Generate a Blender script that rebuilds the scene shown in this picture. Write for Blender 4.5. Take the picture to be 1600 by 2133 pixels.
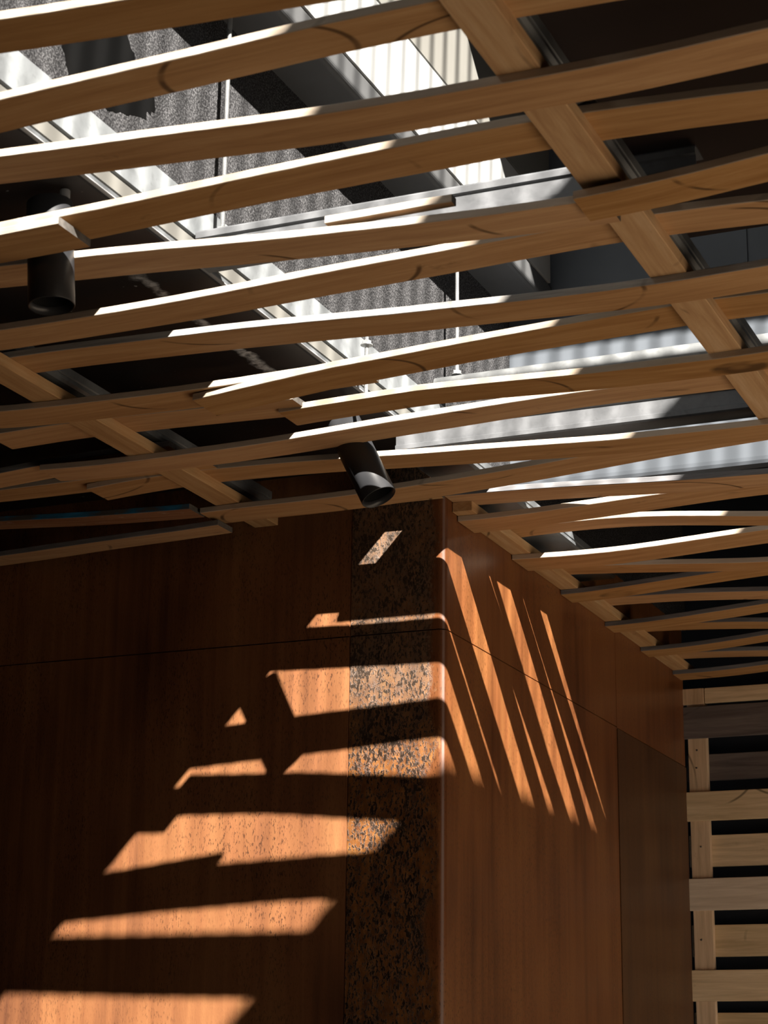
import bpy, bmesh, math, random
from mathutils import Matrix, Vector

for o in list(bpy.data.objects):
    bpy.data.objects.remove(o)
scene = bpy.context.scene
C = scene.collection
random.seed(7)

# ------------------------------------------------------------------ camera
# world: X to the right along the left-hand steel wall, Y away from the camera,
# Z up, origin at the camera (held low, 0.85 above the floor)
FLOOR = -0.85
F_PX = 4183.5
yaw, pitch, roll = math.radians(-23.4728), math.radians(16.2914), math.radians(0.70379)
fwd = Vector((math.sin(yaw) * math.cos(pitch), math.cos(yaw) * math.cos(pitch), math.sin(pitch)))
rgt = Vector((math.cos(yaw), -math.sin(yaw), 0.0))
up = rgt.cross(fwd)
r2 = rgt * math.cos(roll) + up * math.sin(roll)
u2 = -rgt * math.sin(roll) + up * math.cos(roll)
cam_d = bpy.data.cameras.new('camera')
cam = bpy.data.objects.new('camera', cam_d)
C.objects.link(cam)
cam.matrix_world = Matrix(((r2.x, u2.x, -fwd.x, 0), (r2.y, u2.y, -fwd.y, 0), (r2.z, u2.z, -fwd.z, 0), (0, 0, 0, 1)))
cam_d.sensor_fit = 'VERTICAL'
cam_d.sensor_height = 36.0
cam_d.sensor_width = 27.0
cam_d.lens = F_PX / 2133.0 * 36.0
cam_d.clip_start = 0.05
cam_d.dof.use_dof = True
cam_d.dof.focus_distance = 3.95
cam_d.dof.aperture_fstop = 14.0
scene.camera = cam

# ------------------------------------------------------------------ world, sun, exposure
world = bpy.data.worlds.new('sky')
scene.world = world
world.use_nodes = True
bg = world.node_tree.nodes['Background']
bg.inputs['Color'].default_value = (0.62, 0.78, 1.0, 1)
bg.inputs['Strength'].default_value = 0.20

SUN = Vector((-0.93, 1.036, -1.0)).normalized()      # direction the light travels
sun_d = bpy.data.lights.new('sun', 'SUN')
sun_d.energy = 30.0
sun_d.color = (1.0, 0.93, 0.84)
sun_d.angle = math.radians(0.6)
sun = bpy.data.objects.new('sun', sun_d)
C.objects.link(sun)
sun.rotation_euler = SUN.to_track_quat('-Z', 'Y').to_euler()
sun.location = (4, -4, 6)

vs = scene.view_settings
vs.view_transform = 'Standard'
vs.look = 'None'
vs.exposure = 0.0
vs.gamma = 1.0
vs.use_curve_mapping = False


# ------------------------------------------------------------------ node helpers
class NT:
    def __init__(self, name):
        self.m = bpy.data.materials.new(name)
        self.m.use_nodes = True
        self.t = self.m.node_tree
        self.b = self.t.nodes['Principled BSDF']

    def n(self, typ, **kw):
        nd = self.t.nodes.new(typ)
        for k, v in kw.items():
            setattr(nd, k, v)
        return nd

    def l(self, a, b):
        self.t.links.new(a, b)

    def val(self, sock, v):
        if hasattr(v, 'is_linked') or isinstance(v, bpy.types.NodeSocket):
            self.l(v, sock)
        else:
            sock.default_value = v

    def coord(self, scale=(1, 1, 1), offset_random=False, kind='Object'):
        tc = self.n('ShaderNodeTexCoord')
        mp = self.n('ShaderNodeMapping')
        mp.inputs['Scale'].default_value = scale
        if offset_random:
            oi = self.n('ShaderNodeObjectInfo')
            mul = self.n('ShaderNodeVectorMath', operation='SCALE')
            comb = self.n('ShaderNodeCombineXYZ')
            for i in range(3):
                self.l(oi.outputs['Random'], comb.inputs[i])
            self.l(comb.outputs[0], mul.inputs[0])
            mul.inputs['Scale'].default_value = 37.0
            add = self.n('ShaderNodeVectorMath', operation='ADD')
            self.l(tc.outputs[kind], add.inputs[0])
            self.l(mul.outputs[0], add.inputs[1])
            self.l(add.outputs[0], mp.inputs['Vector'])
        else:
            self.l(tc.outputs[kind], mp.inputs['Vector'])
        return mp.outputs[0]

    def noise(self, vec, scale, detail=4, rough=0.55, dist=0.0):
        nd = self.n('ShaderNodeTexNoise')
        self.l(vec, nd.inputs['Vector'])
        nd.inputs['Scale'].default_value = scale
        nd.inputs['Detail'].default_value = detail
        nd.inputs['Roughness'].default_value = rough
        nd.inputs['Distortion'].default_value = dist
        return nd.outputs['Fac']

    def ramp(self, fac, stops):
        nd = self.n('ShaderNodeValToRGB')
        self.l(fac, nd.inputs[0])
        el = nd.color_ramp.elements
        while len(el) < len(stops):
            el.new(0.5)
        for e, (p, c) in zip(el, stops):
            e.position = p
            e.color = (*c, 1) if len(c) == 3 else c
        return nd.outputs['Color']

    def mix(self, fac, a, b, blend='MIX'):
        nd = self.n('ShaderNodeMix', data_type='RGBA', blend_type=blend)
        self.val(nd.inputs[0], fac)
        for s, v in ((nd.inputs[6], a), (nd.inputs[7], b)):
            if isinstance(v, bpy.types.NodeSocket):
                self.l(v, s)
            else:
                s.default_value = (*v, 1)
        return nd.outputs[2]

    def math(self, op, a, b=None, c=None):
        nd = self.n('ShaderNodeMath', operation=op)
        for i, v in enumerate((a, b, c)):
            if v is not None:
                self.val(nd.inputs[i], v)
        return nd.outputs[0]

    def maprange(self, v, a, b, c=0.0, d=1.0):
        nd = self.n('ShaderNodeMapRange')
        self.l(v, nd.inputs[0])
        for i, k in enumerate((a, b, c, d)):
            nd.inputs[i + 1].default_value = k
        return nd.outputs[0]

    def bump(self, h, strength=0.3, dist=0.002):
        nd = self.n('ShaderNodeBump')
        self.l(h, nd.inputs['Height'])
        nd.inputs['Strength'].default_value = strength
        nd.inputs['Distance'].default_value = dist
        self.l(nd.outputs[0], self.b.inputs['Normal'])

    def out(self, color=None, rough=0.6, metal=0.0, spec=0.3):
        if color is not None:
            if isinstance(color, bpy.types.NodeSocket):
                self.l(color, self.b.inputs['Base Color'])
            else:
                self.b.inputs['Base Color'].default_value = (*color, 1)
        self.val(self.b.inputs['Roughness'], rough)
        self.b.inputs['Metallic'].default_value = metal
        self.b.inputs['Specular IOR Level'].default_value = spec
        return self.m


def wood(name, dark, mid, light, marks=0.8, spec=0.15, along='X'):
    k = NT(name)
    sc = (1.6, 26, 26) if along == 'X' else (26, 26, 1.6)
    if along == 'Y':
        sc = (26, 1.6, 26)
    v = k.coord(sc, True)
    grain = k.noise(v, 2.2, 6, 0.6, 0.6)
    fine = k.noise(v, 9.0, 3, 0.6)
    col = k.ramp(grain, [(0.25, dark), (0.5, mid), (0.75, light)])
    col = k.mix(k.maprange(fine, 0.35, 0.75, 0.0, 0.35), col, dark)
    # tone differs from board to board
    oi = k.n('ShaderNodeObjectInfo')
    hsv = k.n('ShaderNodeHueSaturation')
    k.l(col, hsv.inputs['Color'])
    k.l(k.maprange(oi.outputs['Random'], 0, 1, 0.82, 1.12), hsv.inputs['Value'])
    k.l(k.maprange(oi.outputs['Random'], 0, 1, 1.08, 0.9), hsv.inputs['Saturation'])
    col = hsv.outputs[0]
    # dark growth arcs and knots
    v2 = k.coord((2.0, 3.2, 3.2) if along == 'X' else ((3.2, 2.0, 3.2) if along == 'Y' else (3.2, 3.2, 2.0)), True)
    vo = k.n('ShaderNodeTexVoronoi')
    k.l(v2, vo.inputs['Vector'])
    vo.inputs['Scale'].default_value = 1.25
    ring = k.math('ABSOLUTE', k.math('SUBTRACT', vo.outputs['Distance'], 0.37))
    arc = k.maprange(ring, 0.004, 0.012, 1.0, 0.0)
    brk = k.maprange(k.noise(v2, 2.3, 3), 0.52, 0.6, 0.0, 1.0)
    arc = k.math('MULTIPLY', k.math('MULTIPLY', arc, brk), marks)
    col = k.mix(arc, col, tuple(c * 0.16 for c in dark))
    knot = k.maprange(k.noise(v2, 5.5, 4, 0.7), 0.66, 0.76, 0.0, 0.55 * marks)
    col = k.mix(knot, col, tuple(c * 0.3 for c in dark))
    k.bump(grain, 0.25, 0.001)
    return k.out(col, 0.7, 0, spec)


XW_, YL_ = -1.387, 3.494


def corten(name, dark, mid, light, streak=1.0, mottle=0.0, split_x=None, rough=0.55, fade=None):
    k = NT(name)
    v = k.coord((1, 1, 1))
    vs_ = k.coord((38, 38, 1.3))
    st = k.noise(vs_, 1.0, 6, 0.62, 0.3)
    vb = k.coord((5, 5, 2.0))
    big = k.noise(vb, 1.0, 3, 0.5)
    mixf = k.math('ADD', k.math('MULTIPLY', st, 0.55 * streak), k.math('MULTIPLY', big, 1 - 0.55 * streak))
    col = k.ramp(mixf, [(0.34, dark), (0.5, mid), (0.66, light)])
    # fine pits, drawn out vertically
    vp = k.coord((400, 400, 130))
    pit = k.noise(vp, 1.0, 2, 0.5)
    pitm = k.maprange(pit, 0.56, 0.68, 0.0, 1.0)
    zone = k.maprange(k.noise(k.coord((6, 6, 3)), 1.0, 3), 0.38, 0.62, 0.1, 0.75)
    col = k.mix(k.math('MULTIPLY', pitm, zone), col, tuple(c * 0.22 for c in dark))
    h = k.math('MULTIPLY', pit, 0.35)
    if mottle > 0:
        vm = k.coord((250, 250, 130))
        m1 = k.noise(vm, 1.0, 5, 0.62, 0.35)
        m2 = k.noise(k.coord((14, 14, 8)), 1.0, 3)
        thr = k.math('ADD', m1, k.math('MULTIPLY', k.math('SUBTRACT', m2, 0.5), 0.35))
        scale = k.maprange(thr, 0.48, 0.57, 0.0, 1.0)
        dk = k.ramp(k.noise(k.coord((30, 30, 20)), 1.0, 3), [(0.35, (0.017, 0.009, 0.005)), (0.7, (0.036, 0.024, 0.017))])
        rust = k.ramp(k.noise(k.coord((70, 70, 40)), 1.0, 4), [(0.3, (0.10, 0.036, 0.013)), (0.6, (0.22, 0.088, 0.024)), (0.8, (0.30, 0.15, 0.055))])
        mcol = k.mix(scale, rust, dk)
        # pale mill scale high up on the plate
        sep = k.n('ShaderNodeSeparateXYZ')
        k.l(v, sep.inputs[0])
        pale = k.math('MULTIPLY', k.maprange(sep.outputs['Z'], 0.60, 0.80, 0.0, 0.6), k.maprange(m1, 0.40, 0.55, 1.0, 0.2))
        mcol = k.mix(pale, mcol, (0.135, 0.11, 0.085))
        msk = mottle
        if split_x is not None:
            wob = k.math('ADD', sep.outputs['X'], k.math('MULTIPLY', k.math('SUBTRACT', m2, 0.5), 0.10))
            wob = k.math('ADD', wob, k.math('MULTIPLY', k.math('SUBTRACT', m1, 0.5), 0.05))
            a = k.maprange(wob, split_x - 0.004, split_x + 0.006, mottle, 0.0)
            yf = k.maprange(sep.outputs['Y'], 3.4955, 3.4985, 1.0, 0.0)
            msk = k.math('MULTIPLY', a, yf)
        col = k.mix(msk, col, mcol)
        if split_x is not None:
            # highlight along the folded edge, painted into the colour as a paler line
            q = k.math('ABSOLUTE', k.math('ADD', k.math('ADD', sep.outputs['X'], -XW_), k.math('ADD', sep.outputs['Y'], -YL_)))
            edge_glint = k.math('MULTIPLY', k.maprange(q, 0.0015, 0.0055, 1.0, 0.0), k.maprange(m2, 0.25, 0.6, 0.9, 0.55))
            col = k.mix(edge_glint, col, (0.26, 0.19, 0.17))
        hm = k.math('MULTIPLY', scale, msk)
        h = k.math('ADD', h, hm)
    k.bump(h, 0.55, 0.0012)
    return k.out(col, rough, 0.0, 0.35)


def galv(name, base=(0.55, 0.58, 0.6), metal=0.35, rough=0.45):
    k = NT(name)
    v = k.coord((9, 9, 9), True)
    a = k.noise(v, 3.0, 5, 0.6, 0.4)
    col = k.ramp(a, [(0.3, tuple(c * 0.72 for c in base)), (0.55, base), (0.8, tuple(min(1, c * 1.18) for c in base))])
    b = k.noise(k.coord((60, 60, 60), True), 1.0, 2)
    col = k.mix(k.maprange(b, 0.6, 0.75, 0, 0.4), col, tuple(c * 0.5 for c in base))
    return k.out(col, k.maprange(a, 0.3, 0.7, rough - 0.1, rough + 0.12), metal, 0.4)


def plain(name, col, rough=0.6, metal=0.0, spec=0.3, var=0.15, scale=6):
    k = NT(name)
    a = k.noise(k.coord((scale,) * 3), 1.0, 4)
    c = k.ramp(a, [(0.3, tuple(x * (1 - var) for x in col)), (0.7, tuple(min(1, x * (1 + var)) for x in col))])
    return k.out(c, rough, metal, spec)


M = {}
M['wood'] = wood('slat_wood', (0.36, 0.185, 0.075), (0.50, 0.285, 0.125), (0.60, 0.37, 0.18))
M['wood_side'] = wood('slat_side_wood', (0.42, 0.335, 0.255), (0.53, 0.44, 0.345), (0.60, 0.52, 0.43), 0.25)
M['wood_grey'] = wood('weathered_side_wood', (0.11, 0.11, 0.115), (0.19, 0.19, 0.2), (0.30, 0.30, 0.31), 0.3)
M['wood_mix'] = wood('part_weathered_side_wood', (0.22, 0.21, 0.205), (0.42, 0.40, 0.37), (0.62, 0.57, 0.50), 0.3)
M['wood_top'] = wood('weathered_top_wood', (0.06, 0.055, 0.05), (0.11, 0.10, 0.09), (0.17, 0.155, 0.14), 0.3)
M['batten'] = wood('batten_wood', (0.40, 0.22, 0.10), (0.57, 0.36, 0.18), (0.66, 0.46, 0.27), 1.0, along='Y')
M['post'] = wood('post_wood', (0.504, 0.35, 0.21), (0.728, 0.532, 0.35), (0.868, 0.672, 0.476), 0.6, along='Z')
M['board'] = wood('wall_board_wood', (0.4785, 0.3407, 0.1885), (0.696, 0.522, 0.3117), (0.841, 0.667, 0.435), 0.7)
M['board_pale'] = wood('pale_board_wood', (0.52, 0.4095, 0.299), (0.689, 0.572, 0.442), (0.806, 0.689, 0.559), 0.5)
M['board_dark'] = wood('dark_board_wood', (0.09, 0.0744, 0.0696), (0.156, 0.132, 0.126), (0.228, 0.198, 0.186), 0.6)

k = NT('blue_painted_side')
nb = k.noise(k.coord((9, 30, 30)), 1.0, 4)
colb = k.ramp(nb, [(0.46, (0.10, 0.095, 0.09)), (0.56, (0.03, 0.16, 0.30)), (0.7, (0.04, 0.28, 0.55))])
M['blue_side'] = k.out(colb, 0.6)
k = NT('paint_flecked_wood')
va = k.coord((1.6, 26, 26), True)
ga = k.noise(va, 2.2, 6, 0.6, 0.5)
ca = k.ramp(ga, [(0.3, (0.22, 0.095, 0.045)), (0.7, (0.36, 0.19, 0.10))])
fl = k.maprange(k.noise(k.coord((22, 60, 60)), 1.0, 5, 0.7), 0.60, 0.68, 0, 0.55)
M['flecked'] = k.out(k.mix(fl, ca, (0.45, 0.36, 0.30)), 0.7, 0, 0.15)

M['corten_left'] = corten('rusted_steel_left', (0.0793, 0.02928, 0.01342), (0.183, 0.07198, 0.02806), (0.2562, 0.1128, 0.04392), 0.75)
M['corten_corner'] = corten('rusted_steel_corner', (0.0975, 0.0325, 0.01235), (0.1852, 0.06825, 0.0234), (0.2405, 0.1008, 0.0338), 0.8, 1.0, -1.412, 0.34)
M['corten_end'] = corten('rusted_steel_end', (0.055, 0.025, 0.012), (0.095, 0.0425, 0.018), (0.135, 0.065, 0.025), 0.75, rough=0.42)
M['galv'] = galv('galvanised_steel', (0.174, 0.1856, 0.1943), 0.3)
M['galv_cross'] = galv('cross_channel_steel', (0.1363, 0.1421, 0.1508), 0.1, 0.5)
M['galv_tube'] = galv('tube_steel', (0.2436, 0.2552, 0.261), 0.1, 0.5)
M['ledge'] = plain('dark_grey_ledge_metal', (0.087, 0.0899, 0.0928), 0.5)
M['galv_bright'] = galv('bright_galvanised_steel', (0.2436, 0.261, 0.2726), 0.1, 0.5)
M['galv_dull'] = galv('dull_galvanised_steel', (0.116, 0.1218, 0.1276), 0.3, 0.5)
M['white_board'] = plain('white_board', (0.40, 0.41, 0.41), 0.6, var=0.06, scale=12)
M['beige_board'] = plain('beige_board', (0.1682, 0.1653, 0.1508), 0.65, var=0.04, scale=8)
M['black'] = plain('black_gap', (0.006, 0.006, 0.006), 0.9, spec=0.0)
M['far_metal'] = plain('blue_grey_sheet_metal', (0.092, 0.104, 0.120), 0.6, 0.0, 0.15, 0.10, 5)
M['lip_metal'] = plain('grey_lip_metal', (0.29, 0.2958, 0.3016), 0.45, 0.0, 0.5, 0.12, 9)
M['roof'] = plain('dark_roof_deck', (0.035, 0.033, 0.034), 0.8)
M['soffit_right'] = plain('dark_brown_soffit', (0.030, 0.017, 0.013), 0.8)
M['backing'] = plain('blue_black_backing', (0.022, 0.025, 0.031), 0.7)
M['floor'] = plain('warm_concrete', (0.27, 0.225, 0.178), 0.8, var=0.12)
M['rod'] = galv('zinc_plated_steel', (0.4176, 0.4292, 0.435), 0.5, 0.35)
k = NT('satin_black_metal')
nz = k.noise(k.coord((400, 400, 400)), 1.0, 2)
k.bump(nz, 0.05, 0.0003)
M['spot'] = k.out((0.030, 0.031, 0.034), 0.34, 0.0, 0.5)
M['spot_in'] = plain('matt_black_baffle', (0.004, 0.004, 0.004), 0.9)
M['nail'] = plain('nail_steel', (0.16, 0.15, 0.14), 0.4, 0.6)

# mineral felt: grey grit on black
k = NT('mineral_felt')
g1 = k.noise(k.coord((330, 330, 330)), 1.0, 2, 0.6)
g2 = k.noise(k.coord((9, 9, 9)), 1.0, 4)
cf = k.ramp(g1, [(0.36, (0.010, 0.010, 0.011)), (0.5, (0.034, 0.034, 0.036)), (0.64, (0.125, 0.125, 0.13))])
cf = k.mix(k.maprange(g2, 0.35, 0.7, 0, 0.45), cf, (0.036, 0.036, 0.038))
k.bump(g1, 0.5, 0.002)
M['felt'] = k.out(cf, 0.85, 0, 0.2)

# black soffit board with dust and one smeared chalk line (runs along Y)
k = NT('black_soffit_board')
v = k.coord((1, 1, 1))
sep = k.n('ShaderNodeSeparateXYZ')
k.l(v, sep.inputs[0])
wob = k.math('MULTIPLY', k.math('SUBTRACT', k.noise(v, 26.0, 4, 0.7), 0.5), 0.05)
dx = k.math('ABSOLUTE', k.math('ADD', k.math('ADD', sep.outputs['X'], 1.489), wob))
line = k.maprange(dx, 0.004, 0.014, 1.0, 0.0)
yr = k.math('MULTIPLY', k.maprange(sep.outputs['Y'], 2.36, 2.55, 0.0, 1.0), k.maprange(sep.outputs['Y'], 2.92, 3.02, 1.0, 0.0))
chalk = k.math('MULTIPLY', k.math('MULTIPLY', line, yr), k.maprange(k.noise(v, 90.0, 3), 0.35, 0.6, 0.2, 0.9))
dust = k.maprange(k.noise(v, 55.0, 2), 0.74, 0.78, 0.0, 0.6)
smear = k.maprange(k.noise(v, 7.0, 4, 0.6, 1.0), 0.55, 0.8, 0.0, 0.25)
base = k.mix(smear, (0.020, 0.017, 0.017), (0.10, 0.095, 0.09))
base = k.mix(k.math('MAXIMUM', chalk, dust), base, (0.62, 0.62, 0.62))
M['soffit_left'] = k.out(base, 0.45, 0, 0.4)


# ------------------------------------------------------------------ mesh helpers
def link(o, parent=None):
    C.objects.link(o)
    if parent is not None:
        o.parent = parent
    return o


def mesh_obj(name, verts, faces, mats, parent=None, loc=(0, 0, 0), smooth=False, fmat=None):
    me = bpy.data.meshes.new(name)
    me.from_pydata([tuple(p) for p in verts], [], faces)
    for mm in (mats if isinstance(mats, (list, tuple)) else [mats]):
        me.materials.append(mm)
    if fmat:
        for p_, i in zip(me.polygons, fmat):
            p_.material_index = i
    bm = bmesh.new()
    bm.from_mesh(me)
    bmesh.ops.recalc_face_normals(bm, faces=bm.faces)
    bm.to_mesh(me)
    bm.free()
    if smooth:
        for p_ in me.polygons:
            p_.use_smooth = True
    o = bpy.data.objects.new(name, me)
    o.location = loc
    return link(o, parent)


def box(name, x0, x1, y0, y1, z0, z1, mat, parent=None, bev=0.0):
    """a box with its origin at its own centre; coordinates in world space"""
    c = ((x0 + x1) / 2, (y0 + y1) / 2, (z0 + z1) / 2)
    h = ((x1 - x0) / 2, (y1 - y0) / 2, (z1 - z0) / 2)
    bm = bmesh.new()
    bmesh.ops.create_cube(bm, size=2.0)
    for v_ in bm.verts:
        v_.co = Vector((v_.co.x * h[0], v_.co.y * h[1], v_.co.z * h[2]))
    if bev > 0:
        bmesh.ops.bevel(bm, geom=bm.edges[:], offset=bev, segments=1, affect='EDGES')
    me = bpy.data.meshes.new(name)
    bm.to_mesh(me)
    bm.free()
    me.materials.append(mat)
    o = bpy.data.objects.new(name, me)
    o.location = c
    return link(o, parent)


def wbox(name, x0, x1, y0, y1, z0, z1, mat, parent=None):
    """a box whose mesh is stored in world coordinates (object at the origin)"""
    v = [(x, y, z) for x in (x0, x1) for y in (y0, y1) for z in (z0, z1)]
    f = [(0, 1, 3, 2), (4, 6, 7, 5), (0, 4, 5, 1), (2, 3, 7, 6), (0, 2, 6, 4), (1, 5, 7, 3)]
    return mesh_obj(name, v, f, mat, parent)


def empty(name, loc=(0, 0, 0)):
    o = bpy.data.objects.new(name, None)
    o.location = loc
    o.empty_display_size = 0.1
    return link(o)


def tag(o, label=None, cat=None, group=None, kind=None):
    for kk, vv in (('label', label), ('category', cat), ('group', group), ('kind', kind)):
        if vv:
            o[kk] = vv
    return o


def extrude_profile(name, prof, axis, a0, a1, mat, parent=None, smooth=False, closed=True):
    """prof: list of 2D points; axis 'Y' -> prof is (x,z); 'X' -> (y,z); 'Z' -> (x,y)"""
    n = len(prof)

    def P(q, a):
        if axis == 'Y':
            return (q[0], a, q[1])
        if axis == 'X':
            return (a, q[0], q[1])
        return (q[0], q[1], a)
    v = [P(q, a0) for q in prof] + [P(q, a1) for q in prof]
    f = [(i, (i + 1) % n, n + (i + 1) % n, n + i) for i in range(n if closed else n - 1)]
    if closed:
        f += [tuple(range(n)), tuple(range(2 * n - 1, n - 1, -1))]
    return mesh_obj(name, v, f, mat, parent, smooth=smooth)


def thick(path, t):
    """closed outline of a sheet of thickness t that follows the open 2D path (offset to its left)"""
    out = []
    for i, p_ in enumerate(path):
        p_ = Vector(p_)
        d1 = (p_ - Vector(path[i - 1])).normalized() if i > 0 else None
        d2 = (Vector(path[i + 1]) - p_).normalized() if i < len(path) - 1 else None
        d1 = d1 or d2
        d2 = d2 or d1
        n1 = Vector((-d1.y, d1.x))
        n2 = Vector((-d2.y, d2.x))
        nn = (n1 + n2)
        nn = nn / max(0.3, nn.dot(n1)) if nn.length > 1e-6 else n1
        out.append(p_ + nn * t)
    return [tuple(p_) for p_ in path] + [tuple(p_) for p_ in reversed(out)]


# ------------------------------------------------------------------ key dimensions (metres, from the camera)
XW = -1.387          # face of the right-hand steel wall
YL = 3.494           # face of the left-hand steel wall
YB = 5.254           # face of the slatted back wall's posts
SEAM = 0.867         # horizontal joint of the steel plates
SC = 1.008           # the slatted plane sits a touch higher than the first survey
H = 1.10             # underside of the ceiling battens
TB = 0.020           # batten thickness
TS = 0.011           # slat thickness
SOF = 1.208          # underside of the black soffit on the left
YF = 3.87            # far wall of the light well
ROOF = 2.30

# ------------------------------------------------------------------ structure
fl = wbox('floor', -5, 14, -12, 9, FLOOR - 0.1, FLOOR, M['floor'])
tag(fl, 'warm grey concrete floor below the slatted ceiling', kind='structure')

# left-hand steel wall: two plates
wl = empty('wall_left', (-2.4, YL, FLOOR))
tag(wl, 'rusted steel plate wall facing the camera, striped by sun patches', kind='structure')


def child_world(o, parent):
    o.parent = parent
    o.matrix_parent_inverse = Matrix.Translation(-Vector(parent.location))
    return o


for z0, z1 in ((SEAM + 0.0012, 1.25), (FLOOR, SEAM - 0.0012)):
    child_world(wbox('steel_plate', -4.2, -1.5880, YL, YL + 0.012, z0, z1, M['corten_left']), wl)
child_world(wbox('backing', -4.2, -1.45, YL + 0.0125, YL + 0.06, FLOOR, 1.25, M['black']), wl)
child_world(wbox('joint_strip', -1.5880, -1.5850, YL + 0.002, YL + 0.010, FLOOR, 1.25, M['corten_left']), wl)

# right-hand steel wall: plates folded round the corner, and end plates
wr = empty('wall_right', (XW, 4.4, FLOOR))
tag(wr, 'red-brown rusted steel wall folded round the corner, slit by sun', kind='structure')
R = 0.016


def folded(z0, z1):
    path = [(-1.5850, YL)]
    path.append((XW - R, YL))
    for i in range(1, 9):
        a = math.pi / 2 * i / 8
        path.append((XW - R + R * math.sin(a), YL + R - R * math.cos(a)))
    path.append((XW, 4.6165))
    prof = thick(path, 0.010)
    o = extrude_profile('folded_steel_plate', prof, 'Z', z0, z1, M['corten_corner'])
    for p_ in o.data.polygons:
        p_.use_smooth = True
    o.data.set_sharp_from_angle(angle=math.radians(25))
    return child_world(o, wr)


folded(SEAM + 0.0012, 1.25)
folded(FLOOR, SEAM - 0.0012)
child_world(wbox('steel_plate', XW - 0.012, XW, 4.6185, 5.247, SEAM - 0.001, 1.25, M['corten_corner']), wr)
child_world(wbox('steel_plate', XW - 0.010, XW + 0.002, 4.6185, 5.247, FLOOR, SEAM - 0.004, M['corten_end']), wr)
child_world(wbox('backing', XW - 0.08, XW - 0.0125, 3.52, 5.247, FLOOR, 1.25, M['black']), wr)

# back wall behind the right-hand block: dark lining, posts and woven boards
wb = empty('wall_back', (-1.0, YB, FLOOR))
tag(wb, 'back wall of pale horizontal boards woven over timber posts', kind='structure')
child_world(wbox('backing', -1.5, 3.2, YB + 0.10, YB + 0.14, FLOOR, ROOF, M['backing']), wb)


def board(x0, x1, y0, y1, z0, z1, mat, tilt=0.0):
    o = box('board', x0, x1, y0, y1, z0, z1, mat, bev=0.0012)
    o.rotation_euler.y = tilt
    return child_world(o, wb)


for px in (-1.354, -0.66, 0.03):
    child_world(box('post', px - 0.026, px + 0.026, YB, YB + 0.02, FLOOR, 1.074, M['post'], bev=0.0012), wb)
board(-1.328, 0.3, YB - 0.010, YB + 0.001 - 0.002, 1.034, 1.076, M['board'])
child_world(box('end_block', -1.389, -1.330, YB - 0.012, YB - 0.001, 1.033, 1.076, M['post'], bev=0.001), wb)
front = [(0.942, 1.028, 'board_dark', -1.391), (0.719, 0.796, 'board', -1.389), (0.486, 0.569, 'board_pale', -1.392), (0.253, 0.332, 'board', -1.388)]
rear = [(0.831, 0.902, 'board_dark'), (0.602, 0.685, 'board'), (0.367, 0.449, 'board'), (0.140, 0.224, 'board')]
z = 0.02
while z > FLOOR:
    front.append((z, z + 0.08, random.choice(('board', 'board_pale')), -1.389 + random.uniform(-.003, .003)))
    rear.append((z - 0.115, z - 0.033, 'board'))
    z -= 0.234
for z0, z1, mm, xl in front:
    board(xl, 0.3, YB - 0.013, YB - 0.0005, max(z0, FLOOR), z1, M[mm], random.uniform(-.002, .002))
for z0, z1, mm in rear:
    if z0 > FLOOR:
        board(-1.39, 0.3, YB + 0.0205, YB + 0.032, z0, z1, M[mm], random.uniform(-.002, .002))

# black soffit over the left bay, with the fascia that edges the light well
cl = wbox('ceiling_left', -4.2, XW - 0.004, -1.5, YL - 0.001, SOF, SOF + 0.004, M['soffit_left'])
tag(cl, 'black soffit board with a smeared chalk line above the slats', kind='structure')
tr = empty('trim_1', (XW, 1.5, SOF))
tag(tr, 'stepped metal and board fascia edging the sunlit light well', kind='structure')
Y0 = 0.3


def strip(name, z0, z1, proud, mat):
    child_world(wbox(name, XW - 0.012, XW + proud, Y0, YL - 0.002, z0, z1, mat), tr)


strip('lower_angle', 1.2122, 1.2140, 0.003, M['lip_metal'])
strip('lower_angle', 1.2142, 1.2215, 0.001, M['galv'])
strip('shadow_gap', 1.2215, 1.2260, -0.006, M['black'])
strip('board_edge', 1.2260, 1.2480, 0.000, M['beige_board'])
strip('shadow_gap', 1.2480, 1.2535, -0.005, M['black'])
strip('galvanised_angle', 1.2535, 1.3120, 0.002, M['galv_bright'])
child_world(wbox('backing', XW - 0.03, XW - 0.0125, Y0, YL - 0.002, SOF + 0.0045, 1.312, M['black']), tr)

# felt-covered upper wall of the well, with the ledge and pale boards above it
wf = empty('wall_upper_left', (XW, 2.5, 1.31))
tag(wf, 'gritty grey mineral felt wall above the slats with pale boards over it', kind='structure')
child_world(wbox('felt', XW - 0.02, XW - 0.0015, Y0, YL + 0.03, 1.3122, 1.72, M['felt']), wf)
child_world(wbox('felt', XW - 0.02, XW - 0.0015, YL + 0.031, 5.3, 1.2505, 1.72, M['felt']), wf)
XBM = -1.289
ledge = [(XW - 0.0015, 1.657), (XBM - 0.012, 1.657)]
for i in range(1, 7):
    a = math.pi / 2 * i / 6
    ledge.append((XBM - 0.012 + 0.012 * math.sin(a), 1.669 - 0.012 * math.cos(a)))
ledge += [(XBM, 1.700), (XBM - 0.008, 1.712), (XBM - 0.012, 1.712)]
o = extrude_profile('ledge', thick(ledge, 0.003), 'Y', Y0, YF - 0.001, M['ledge'])
child_world(o, wf)
child_world(wbox('upper_board', XBM - 0.02, XBM - 0.002, Y0, YF - 0.001, 1.7125, 1.8815, M['white_board']), wf)
child_world(wbox('upper_board', XBM - 0.02, XBM - 0.002, Y0, YF - 0.001, 1.8875, ROOF, M['beige_board']), wf)
child_world(wbox('shadow_gap', XBM - 0.02, XBM - 0.010, Y0, YF - 0.001, 1.8815, 1.8875, M['black']), wf)

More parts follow.
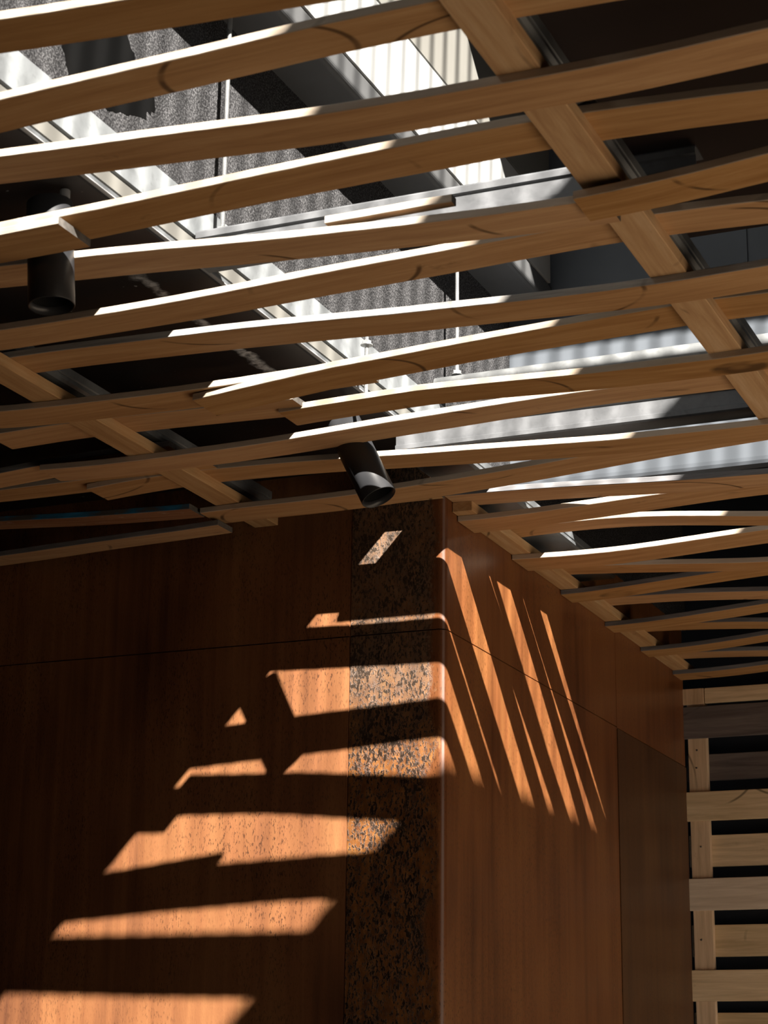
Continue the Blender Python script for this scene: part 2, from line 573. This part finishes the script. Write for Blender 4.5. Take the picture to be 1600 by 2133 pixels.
# torn hole in the felt
vv = []
rng = random.Random(3)
pts = [(2.075, 1.372), (2.085, 1.43), (2.11, 1.50), (2.16, 1.545), (2.20, 1.50), (2.25, 1.465), (2.30, 1.435), (2.33, 1.405), (2.30, 1.375), (2.22, 1.345), (2.15, 1.335), (2.10, 1.335)]
ring = []
for i, a in enumerate(pts):
    b = pts[(i + 1) % len(pts)]
    for j in range(6):
        t = j / 6
        ring.append((XW - 0.0010, a[0] + (b[0] - a[0]) * t + rng.uniform(-.005, .005), a[1] + (b[1] - a[1]) * t + rng.uniform(-.005, .005)))
n = len(ring)
vv = ring + [(p_[0] - 0.004, p_[1], p_[2]) for p_ in ring]
ff = [tuple(range(n))] + [(i, (i + 1) % n, n + (i + 1) % n, n + i) for i in range(n)]
child_world(mesh_obj('torn_hole', vv, ff, M['black']), wf)

# far wall of the light well with a rolled lower edge
wfar = empty('wall_upper_far', (-0.5, YF, 1.285))
tag(wfar, 'blue-grey sheet metal wall closing the far end of the light well', kind='structure')
prof = [(YF + 0.03, ROOF), (YF, ROOF), (YF, 1.265)]
for i in range(1, 9):
    a = math.pi * i / 8
    prof.append((YF + 0.015 - 0.015 * math.cos(a), 1.265 - 0.020 * math.sin(a)))
o = extrude_profile('sheet', prof, 'X', XW - 0.0005, 2.2, M['far_metal'])
child_world(o, wfar)
for xs in (-1.06, -0.86, -0.62):
    child_world(wbox('seam', xs, xs + 0.004, YF - 0.003, YF - 0.0002, 1.58, ROOF, M['far_metal']), wfar)

# dark soffit over the right-hand bay
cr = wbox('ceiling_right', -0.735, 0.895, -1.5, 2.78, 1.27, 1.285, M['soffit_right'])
tag(cr, 'dark brown soffit above the slats in the right bay', kind='structure')

# roof deck round the skylight opening
XR, YE, YN = 0.222, 3.100, 0.12
rf = empty('ceiling_roof', (0, 2, ROOF))
tag(rf, 'dark roof deck around the skylight opening', kind='structure')
for a in ((-4.2, XBM - 0.001, -1.6, 5.6), (XR, 2.2, -1.6, 5.6), (XBM - 0.001, XR, -1.6, YN), (XBM - 0.001, XR, YE, 5.6)):
    child_world(wbox('roof_deck', a[0], a[1], a[2], a[3], ROOF, ROOF + 0.04, M['roof']), rf)

# unseen canopy added over the skylight opening so its ribs ripple the sunlight
ZCN = 2.95
CX0, CX1, CY0, CY1 = -1.40, 1.15, -0.75, 3.20
sk = empty('ripple_canopy', ((CX0 + CX1) / 2, (CY0 + CY1) / 2, ZCN))
tag(sk, 'unseen ribbed canopy added to ripple the sunlight in the light well', kind='structure')
vs_, fs_ = [], []
dirx, diry = -0.85, 1.0
nrm = math.hypot(dirx, diry)
px_, py_ = diry / nrm, -dirx / nrm
hw, hz = 0.0048, 0.004
s = CX0 - 0.2
while s < CX1 + 3.2:
    t0, t1 = max(0.0, (s - CX1) / 0.85), min(CY1 - CY0, (s - CX0) / 0.85)
    if t1 - t0 > 0.03:
        b0 = len(vs_)
        for t in (t0, t1):
            cx, cy = s + dirx * t, CY0 + diry * t
            for e in (-1, 1):
                for g in (0, 1):
                    vs_.append((cx + px_ * hw * e, cy + py_ * hw * e, ZCN + 2 * hz * g))
        for q in ((0, 1, 3, 2), (4, 6, 7, 5), (0, 4, 5, 1), (2, 3, 7, 6), (0, 2, 6, 4), (1, 5, 7, 3)):
            fs_.append(tuple(b0 + i for i in q))
    s += 0.056
rb = mesh_obj('ribs', vs_, fs_, M['galv_dull'])
child_world(rb, sk)
tag(rb, kind='stuff')
for a in ((CX0, CX1, CY0 - 0.03, CY0), (CX0, CX1, CY1, CY1 + 0.03), (CX1, CX1 + 0.03, CY0 - 0.03, CY1 + 0.03), (CX0 - 0.03, CX0, CY0 - 0.03, CY1 + 0.03)):
    child_world(wbox('frame', a[0], a[1], a[2], a[3], ZCN - 0.005, ZCN + 0.03, M['galv_dull']), sk)
for lx in (CX0 - 0.03, CX1):
    for ly in (CY0 - 0.03, CY1):
        child_world(wbox('leg', lx, lx + 0.03, ly, ly + 0.03, ROOF + 0.04, ZCN - 0.005, M['galv_dull']), sk)

# walls out of view that close the room; the lintel and right side wall are added to limit daylight
XO, ZO = 0.9, 0.05
tag(wbox('wall_near', -4.2, XO, -1.64, -1.6, FLOOR, ROOF, M['roof']), 'dark wall behind the viewer', kind='structure')
tag(wbox('wall_side', -4.24, -4.2, -1.6, YL, FLOOR, ROOF, M['roof']), 'dark wall closing the left bay', kind='structure')
tag(wbox('daylight_lintel', XO, XO + 0.04, -1.6, 5.6, ZO, ROOF, M['roof']), 'deep unseen lintel added to keep daylight low on the open right side', kind='structure')
tag(wbox('daylight_screen', XO, XO + 0.04, -1.6, 0.8, FLOOR, ZO - 0.0005, M['roof']), 'dark unseen wall added on the near right to cut daylight on the left wall', kind='structure')

# ------------------------------------------------------------------ slatted ceiling
XE, XA, XB, XC, XD = -2.60, -1.761, -1.361, -0.669, 0.03
ZL, ZH = H - TS, H + TB


def weave(above_c, xl, x):
    """underside height of a slat woven alternately under and over the battens"""
    if x < xl:
        t = (x - xl) / (xl - XE) if xl == XA else 0.0
    elif x < XC:
        t = (x - xl) / (XC - xl)
    else:
        t = 1 + (x - XC) / (XD - XC)
    s_ = .5 - .5 * math.cos(math.pi * t)
    if not above_c:
        s_ = 1 - s_
    return ZL + (ZH - ZL) * s_


ce = empty('ceiling', (-1.2, 2.6, H))
tag(ce, 'slatted timber ceiling of thin boards woven between battens', kind='structure')


def slat(x0, x1, y0, y1, above_c, xl=XA, w=0.077, dl=0.0, dz0=0.0, zconst=None, mats=None):
    """y0,y1: near edge at x=-1.76 / x=-0.67 (a straight line); dl: bow between its supports; dz0: extra drop at the left end"""
    n_ = max(6, int((x1 - x0) / 0.05))
    rg = random.Random(int((y0 * 1000) + x0 * 77))
    ch = 0.0009
    prof = [(0, ch), (ch, 0), (w - ch, 0), (w, ch), (w, TS - ch), (w - ch, TS), (ch, TS), (0, TS - ch)]
    cx, cz = (x0 + x1) / 2, H
    cy = y0 + (y1 - y0) * (cx + 1.76) / 1.09
    ph1, ph2 = rg.uniform(0, 6), rg.uniform(0, 6)
    V_, F_, FM = [], [], []
    for i in range(n_ + 1):
        x = x0 + (x1 - x0) * i / n_
        yb = y0 + (y1 - y0) * (x + 1.76) / 1.09
        zb = weave(above_c, xl, x) if zconst is None else zconst
        if xl < x < XC:
            zb += dl * math.sin(math.pi * (x - xl) / (XC - xl))
        if dz0:
            zb -= dz0 * max(0.0, 1 - (x - x0) / 0.24)
        jn = 0.0012 * math.sin(x * 9 + ph1) + rg.uniform(-.0004, .0004)
        jf = 0.0014 * math.sin(x * 7 + ph2) + rg.uniform(-.0004, .0004)
        jz = 0.0004 * math.sin(x * 17 + ph2)
        for (a, b) in prof:
            V_.append(((x - cx) * SC, (yb - cy + a + (jn if a < w / 2 else jf)) * SC, (zb - cz + b + jz) * SC))
    m_ = len(prof)
    for i in range(n_):
        for j in range(m_):
            F_.append((i * m_ + j, i * m_ + (j + 1) % m_, (i + 1) * m_ + (j + 1) % m_, (i + 1) * m_ + j))
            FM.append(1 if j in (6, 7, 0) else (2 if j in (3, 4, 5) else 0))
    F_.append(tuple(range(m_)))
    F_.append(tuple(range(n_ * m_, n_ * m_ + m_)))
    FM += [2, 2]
    o = mesh_obj('slat', V_, F_, (mats or [M['wood'], M['wood_side']]) + [M['wood_top']], loc=(cx * SC, cy * SC, cz * SC), fmat=FM)
    return child_world(o, ce)


G = [M['wood'], M['wood_grey']]
XX = 0.12
slat(-2.70, XX, 1.415, 1.440, True)
slat(-2.70, XX, 1.555, 1.612, False, w=0.068)
slat(-2.70, XX, 1.735, 1.758, True, w=0.066)
slat(-2.70, XX, 1.855, 1.900, False, w=0.073, dl=-0.004)
slat(-2.70, XX, 2.027, 2.057, True)
slat(-2.70, -1.338, 2.019, 2.012, True, zconst=ZL - TS - 0.001, w=0.077)              # short board lapped under the one above
slat(-2.70, -0.672, 2.164, 2.229, False, w=0.073, dl=-0.003)
slat(-0.700, XX, 2.165, 2.190, False, dz0=TS + 0.001, w=0.074)
slat(-1.05, -0.87, 2.208, 2.211, False, zconst=H + 0.0115, w=0.016)
slat(-2.70, XX, 2.323, 2.359, True, w=0.074, dl=-0.006)
slat(-1.775, XX, 2.502, 2.518, False, w=0.078, mats=[M['wood'], M['wood_mix']], dl=0.002)
slat(-2.70, -1.22, 2.652, 2.745, True, w=0.084)
slat(-1.505, XX, 2.686, 2.678, True, dz0=TS + 0.001, w=0.083, dl=-0.003)
slat(-1.985, -1.395, 2.815, 2.850, False, w=0.083)
slat(-1.440, XX, 2.876, 2.836, False, dz0=TS + 0.001, w=0.075, dl=0.007)
slat(-1.970, XX, 2.962, 2.988, True, w=0.075, dl=0.004)
slat(-2.70, -1.72, 2.990, 2.990, False, w=0.074, mats=G)
slat(-2.70, -1.70, 3.112, 3.112, False, w=0.072, zconst=ZH)
slat(-1.977, XX, 3.136, 3.166, False, dz0=0.008, w=0.079, dl=-0.004)
slat(-2.70, -1.828, 3.265, 3.265, True, w=0.062, mats=[M['flecked'], M['blue_side']])
slat(-1.822, XX, 3.294, 3.250, True, w=0.086, dl=-0.010)
slat(-2.70, -1.800, 3.326, 3.225, False, zconst=1.072, w=0.064, mats=G)
slat(-1.578, -1.376, 3.410, 3.410, False, w=0.052, mats=G, zconst=1.117)
slat(-1.374, XX, 3.462, 3.447, False, w=0.079, mats=G, dl=0.010)
slat(-1.374, XX, 3.500, 3.584, True, XB, w=0.092, dl=0.003)
slat(-1.360, XX, 3.708, 3.755, False, XB, w=0.070, dl=0.014)
slat(-1.374, XX, 3.815, 3.892, True, XB, w=0.100, dl=-0.006)
slat(-1.360, XX, 4.036, 4.050, False, XB, w=0.074, dl=-0.007)
slat(-1.374, XX, 4.157, 4.180, True, XB, w=0.085, dl=0.006, mats=G)
slat(-1.360, XX, 4.366, 4.324, False, XB, w=0.079, mats=G)
slat(-1.375, XX, 4.516, 4.464, True, XB, w=0.078, mats=G)
slat(-1.360, XX, 4.624, 4.669, False, XB, w=0.081, mats=G)
slat(-1.374, XX, 4.825, 4.750, True, XB, w=0.076, mats=G)
slat(-1.360, XX, 4.977, 4.999, False, XB, w=0.078, mats=G)
slat(-1.375, XX, 5.105, 5.095, True, XB, w=0.085, mats=G)


def batten(x0, x1, y0, y1):
    return child_world(box('batten', max(x0 * SC, -1.3865 if y0 > 3 else -9), x1 * SC, y0, y1, H * SC, (H + TB) * SC, M['batten'], bev=0.001), ce)


batten(XE - 0.026, XE + 0.026, 1.2, 3.46)
batten(-1.787, -1.735, 1.2, 3.4915)
batten(-1.3865, -1.3345, 3.530, 5.23)
batten(-0.695, -0.643, 1.2, 5.23)
batten(0.004, 0.056, 1.2, 5.23)

# ------------------------------------------------------------------ furring channels over the battens
ZF0, ZF1 = (H + TB + TS + 0.0025) * SC, 1.1705


def furring(xc, y0, y1, label, w2=0.0265):
    xc *= SC
    path = [(xc - w2, ZF1), (xc - w2, ZF0 + 0.004), (xc - w2 + 0.005, ZF0), (xc + w2 - 0.005, ZF0), (xc + w2, ZF0 + 0.004), (xc + w2, ZF0 + 0.010), (xc + w2 - 0.002, ZF0 + 0.012), (xc + w2, ZF0 + 0.014), (xc + w2, ZF1)]
    o = extrude_profile('furring_channel', thick(path, 0.0012), 'Y', y0, y1, M['galv'])
    return tag(o, label, 'channel', 'furring channels above the battens')


furring(-1.761, 1.2, 3.46, 'galvanised furring channel above the batten that ends at the left steel wall')
furring(-1.3215, 3.26, 4.27, 'short wide sunlit furring channel above the batten along the right steel wall', 0.0535)
furring(-0.669, 1.2, 3.20, 'galvanised furring channel above the batten under the dark right soffit')


def lathe(name, prof, seg, mat, parent=None, loc=(0, 0, 0), smooth=True, cap=True):
    v_, f_ = [], []
    for (r, z_) in prof:
        for i in range(seg):
            a = 2 * math.pi * i / seg
            v_.append((r * math.cos(a), r * math.sin(a), z_))
    for j in range(len(prof) - 1):
        for i in range(seg):
            f_.append((j * seg + i, j * seg + (i + 1) % seg, (j + 1) * seg + (i + 1) % seg, (j + 1) * seg + i))
    if cap:
        f_.append(tuple(range(seg - 1, -1, -1)))
        f_.append(tuple((len(prof) - 1) * seg + i for i in range(seg)))
    o = mesh_obj(name, v_, f_, mat, parent, loc)
    if smooth:
        for p_ in o.data.polygons:
            if len(p_.vertices) == 4:
                p_.use_smooth = True
    return o


# ------------------------------------------------------------------ cross channels and hangers
def cross(y0, z0, z1, x0, x1, label):
    hh = z1 - z0
    path = [(y0 + 0.048, z1 - 0.001), (y0 + 0.004, z1), (y0, z1 - 0.004), (y0, z1 - hh * 0.26), (y0 + 0.004, z1 - hh * 0.30), (y0 + 0.004, z0 + hh * 0.24), (y0, z0 + hh * 0.20), (y0, z0 + 0.003), (y0 + 0.003, z0), (y0 + 0.048, z0)]
    o = extrude_profile('cross_channel', thick(path, 0.0015), 'X', x0, x1, M['galv_cross'])
    return tag(o, label, 'channel', 'cross channels hung in the light well')


cross(2.457, 1.210, 1.261, -1.384, -0.61, 'light grey cross channel hung below the torn felt on threaded rods')
cross(3.235, 1.1445, 1.2000, -1.384, -0.55, 'light grey cross channel hung low near the corner of the steel walls')
o = lathe('hanging_tube', [(0.013, 0), (0.0145, 0.001), (0.0145, 1.880), (0.013, 1.881)], 20, M['galv_tube'])
o.location = (XW, 3.440, 1.343)
o.rotation_euler.y = math.pi / 2
tag(o, 'bright round steel tube spanning the far end of the light well', 'tube')


def rod(x, y, z0, z1, nuts, label, r=0.0040):
    root = empty('threaded_rod', (x, y, z0))
    tag(root, label, 'rod', 'hanger rods of the ceiling grid')
    prof = []
    z_ = 0.0
    while z_ < z1 - z0:
        prof += [(r, z_), (r * 0.86, z_ + 0.0010)]
        z_ += 0.0020
    lathe('rod_shaft', prof, 10, M['rod'], root, smooth=False)
    for zn in nuts:
        nt = lathe('nut', [(0.0075, 0), (0.0085, 0.001), (0.0085, 0.006), (0.0075, 0.007)], 6, M['rod'], root, (0, 0, zn - z0), smooth=False)
        lathe('washer', [(0.011, -0.0016), (0.011, -0.0002)], 16, M['rod'], nt, (0, 0, 0), smooth=False)
    return root


rod(-1.352, 2.482, 1.2615, 1.655, [1.2635], 'bright threaded rod rising past the sunlit felt wall')
rod(-1.342, 3.440, 1.3585, 1.655, [1.3605, 1.632], 'threaded rod standing on the deep cross channel, nut at its top')
rod(-1.353, 3.030, 1.1715, 1.295, [1.277], 'short threaded rod with a nut beside the fascia')


# ------------------------------------------------------------------ spotlights
def spot(top, bottom, label):
    top, bottom = Vector(top), Vector(bottom)
    ax = (top - bottom)
    L = ax.length
    root = empty('spotlight', tuple(bottom))
    root.rotation_euler = ax.to_track_quat('Z', 'Y').to_euler()
    tag(root, label, 'spotlight', 'black cylinder spotlights')
    r = 0.032
    lathe('housing', [(r - 0.003, 0.012), (r - 0.0012, 0.0), (r, 0.0012), (r, L - 0.002), (r - 0.002, L), (0.001, L)], 48, M['spot'], root, cap=False)
    lathe('baffle', [(r - 0.0032, 0.0125), (r - 0.006, 0.018), (r - 0.010, 0.030), (0.001, 0.031)], 48, M['spot_in'], root, cap=False)
    lathe('rear_vent', [(r * 0.55, L + 0.0002), (r * 0.55, L + 0.004), (r * 0.5, L + 0.005)], 32, M['spot'], root)
    return root


def stem(root, p0, p1, r, mat):
    """a bracket post given in world coordinates, parented to the spotlight"""
    p0, p1 = Vector(p0), Vector(p1)
    inv = (Matrix.Translation(root.location) @ root.rotation_euler.to_matrix().to_4x4()).inverted()
    a, b = inv @ p0, inv @ p1
    o = lathe('bracket', [(r * 0.9, 0), (r, 0.001), (r, (b - a).length - 0.001), (r * 0.9, (b - a).length)], 16, mat, root)
    o.location = a
    o.rotation_euler = (b - a).to_track_quat('Z', 'Y').to_euler()
    return o


s1 = spot((-1.4485, 2.158, 1.188), (-1.435, 2.158, 1.032), 'black cylinder spotlight hanging straight down beside a lapped short board')
stem(s1, (-1.426, 2.160, 1.160), (-1.426, 2.160, 1.204), 0.0075, M['lip_metal'])
s2 = spot((-1.4265, 3.094, 1.1620), (-1.3525, 3.092, 1.0125), 'black cylinder spotlight tilted towards the steel corner')
stem(s2, (-1.424, 3.094, 1.156), (-1.424, 3.094, 1.1995), 0.0045, M['spot'])

# nails in the back wall posts
for (nx, nz) in ((-1.356, 0.91), (-1.358, 0.862), (-1.353, 0.652), (-1.36, 0.41), (-1.35, 0.19)):
    o = lathe('nail', [(0.0025, 0), (0.0025, 0.0012), (0.0015, 0.0016)], 8, M['nail'])
    o.location = (nx, YB, nz)
    o.rotation_euler.x = math.pi / 2
    child_world(o, wb)
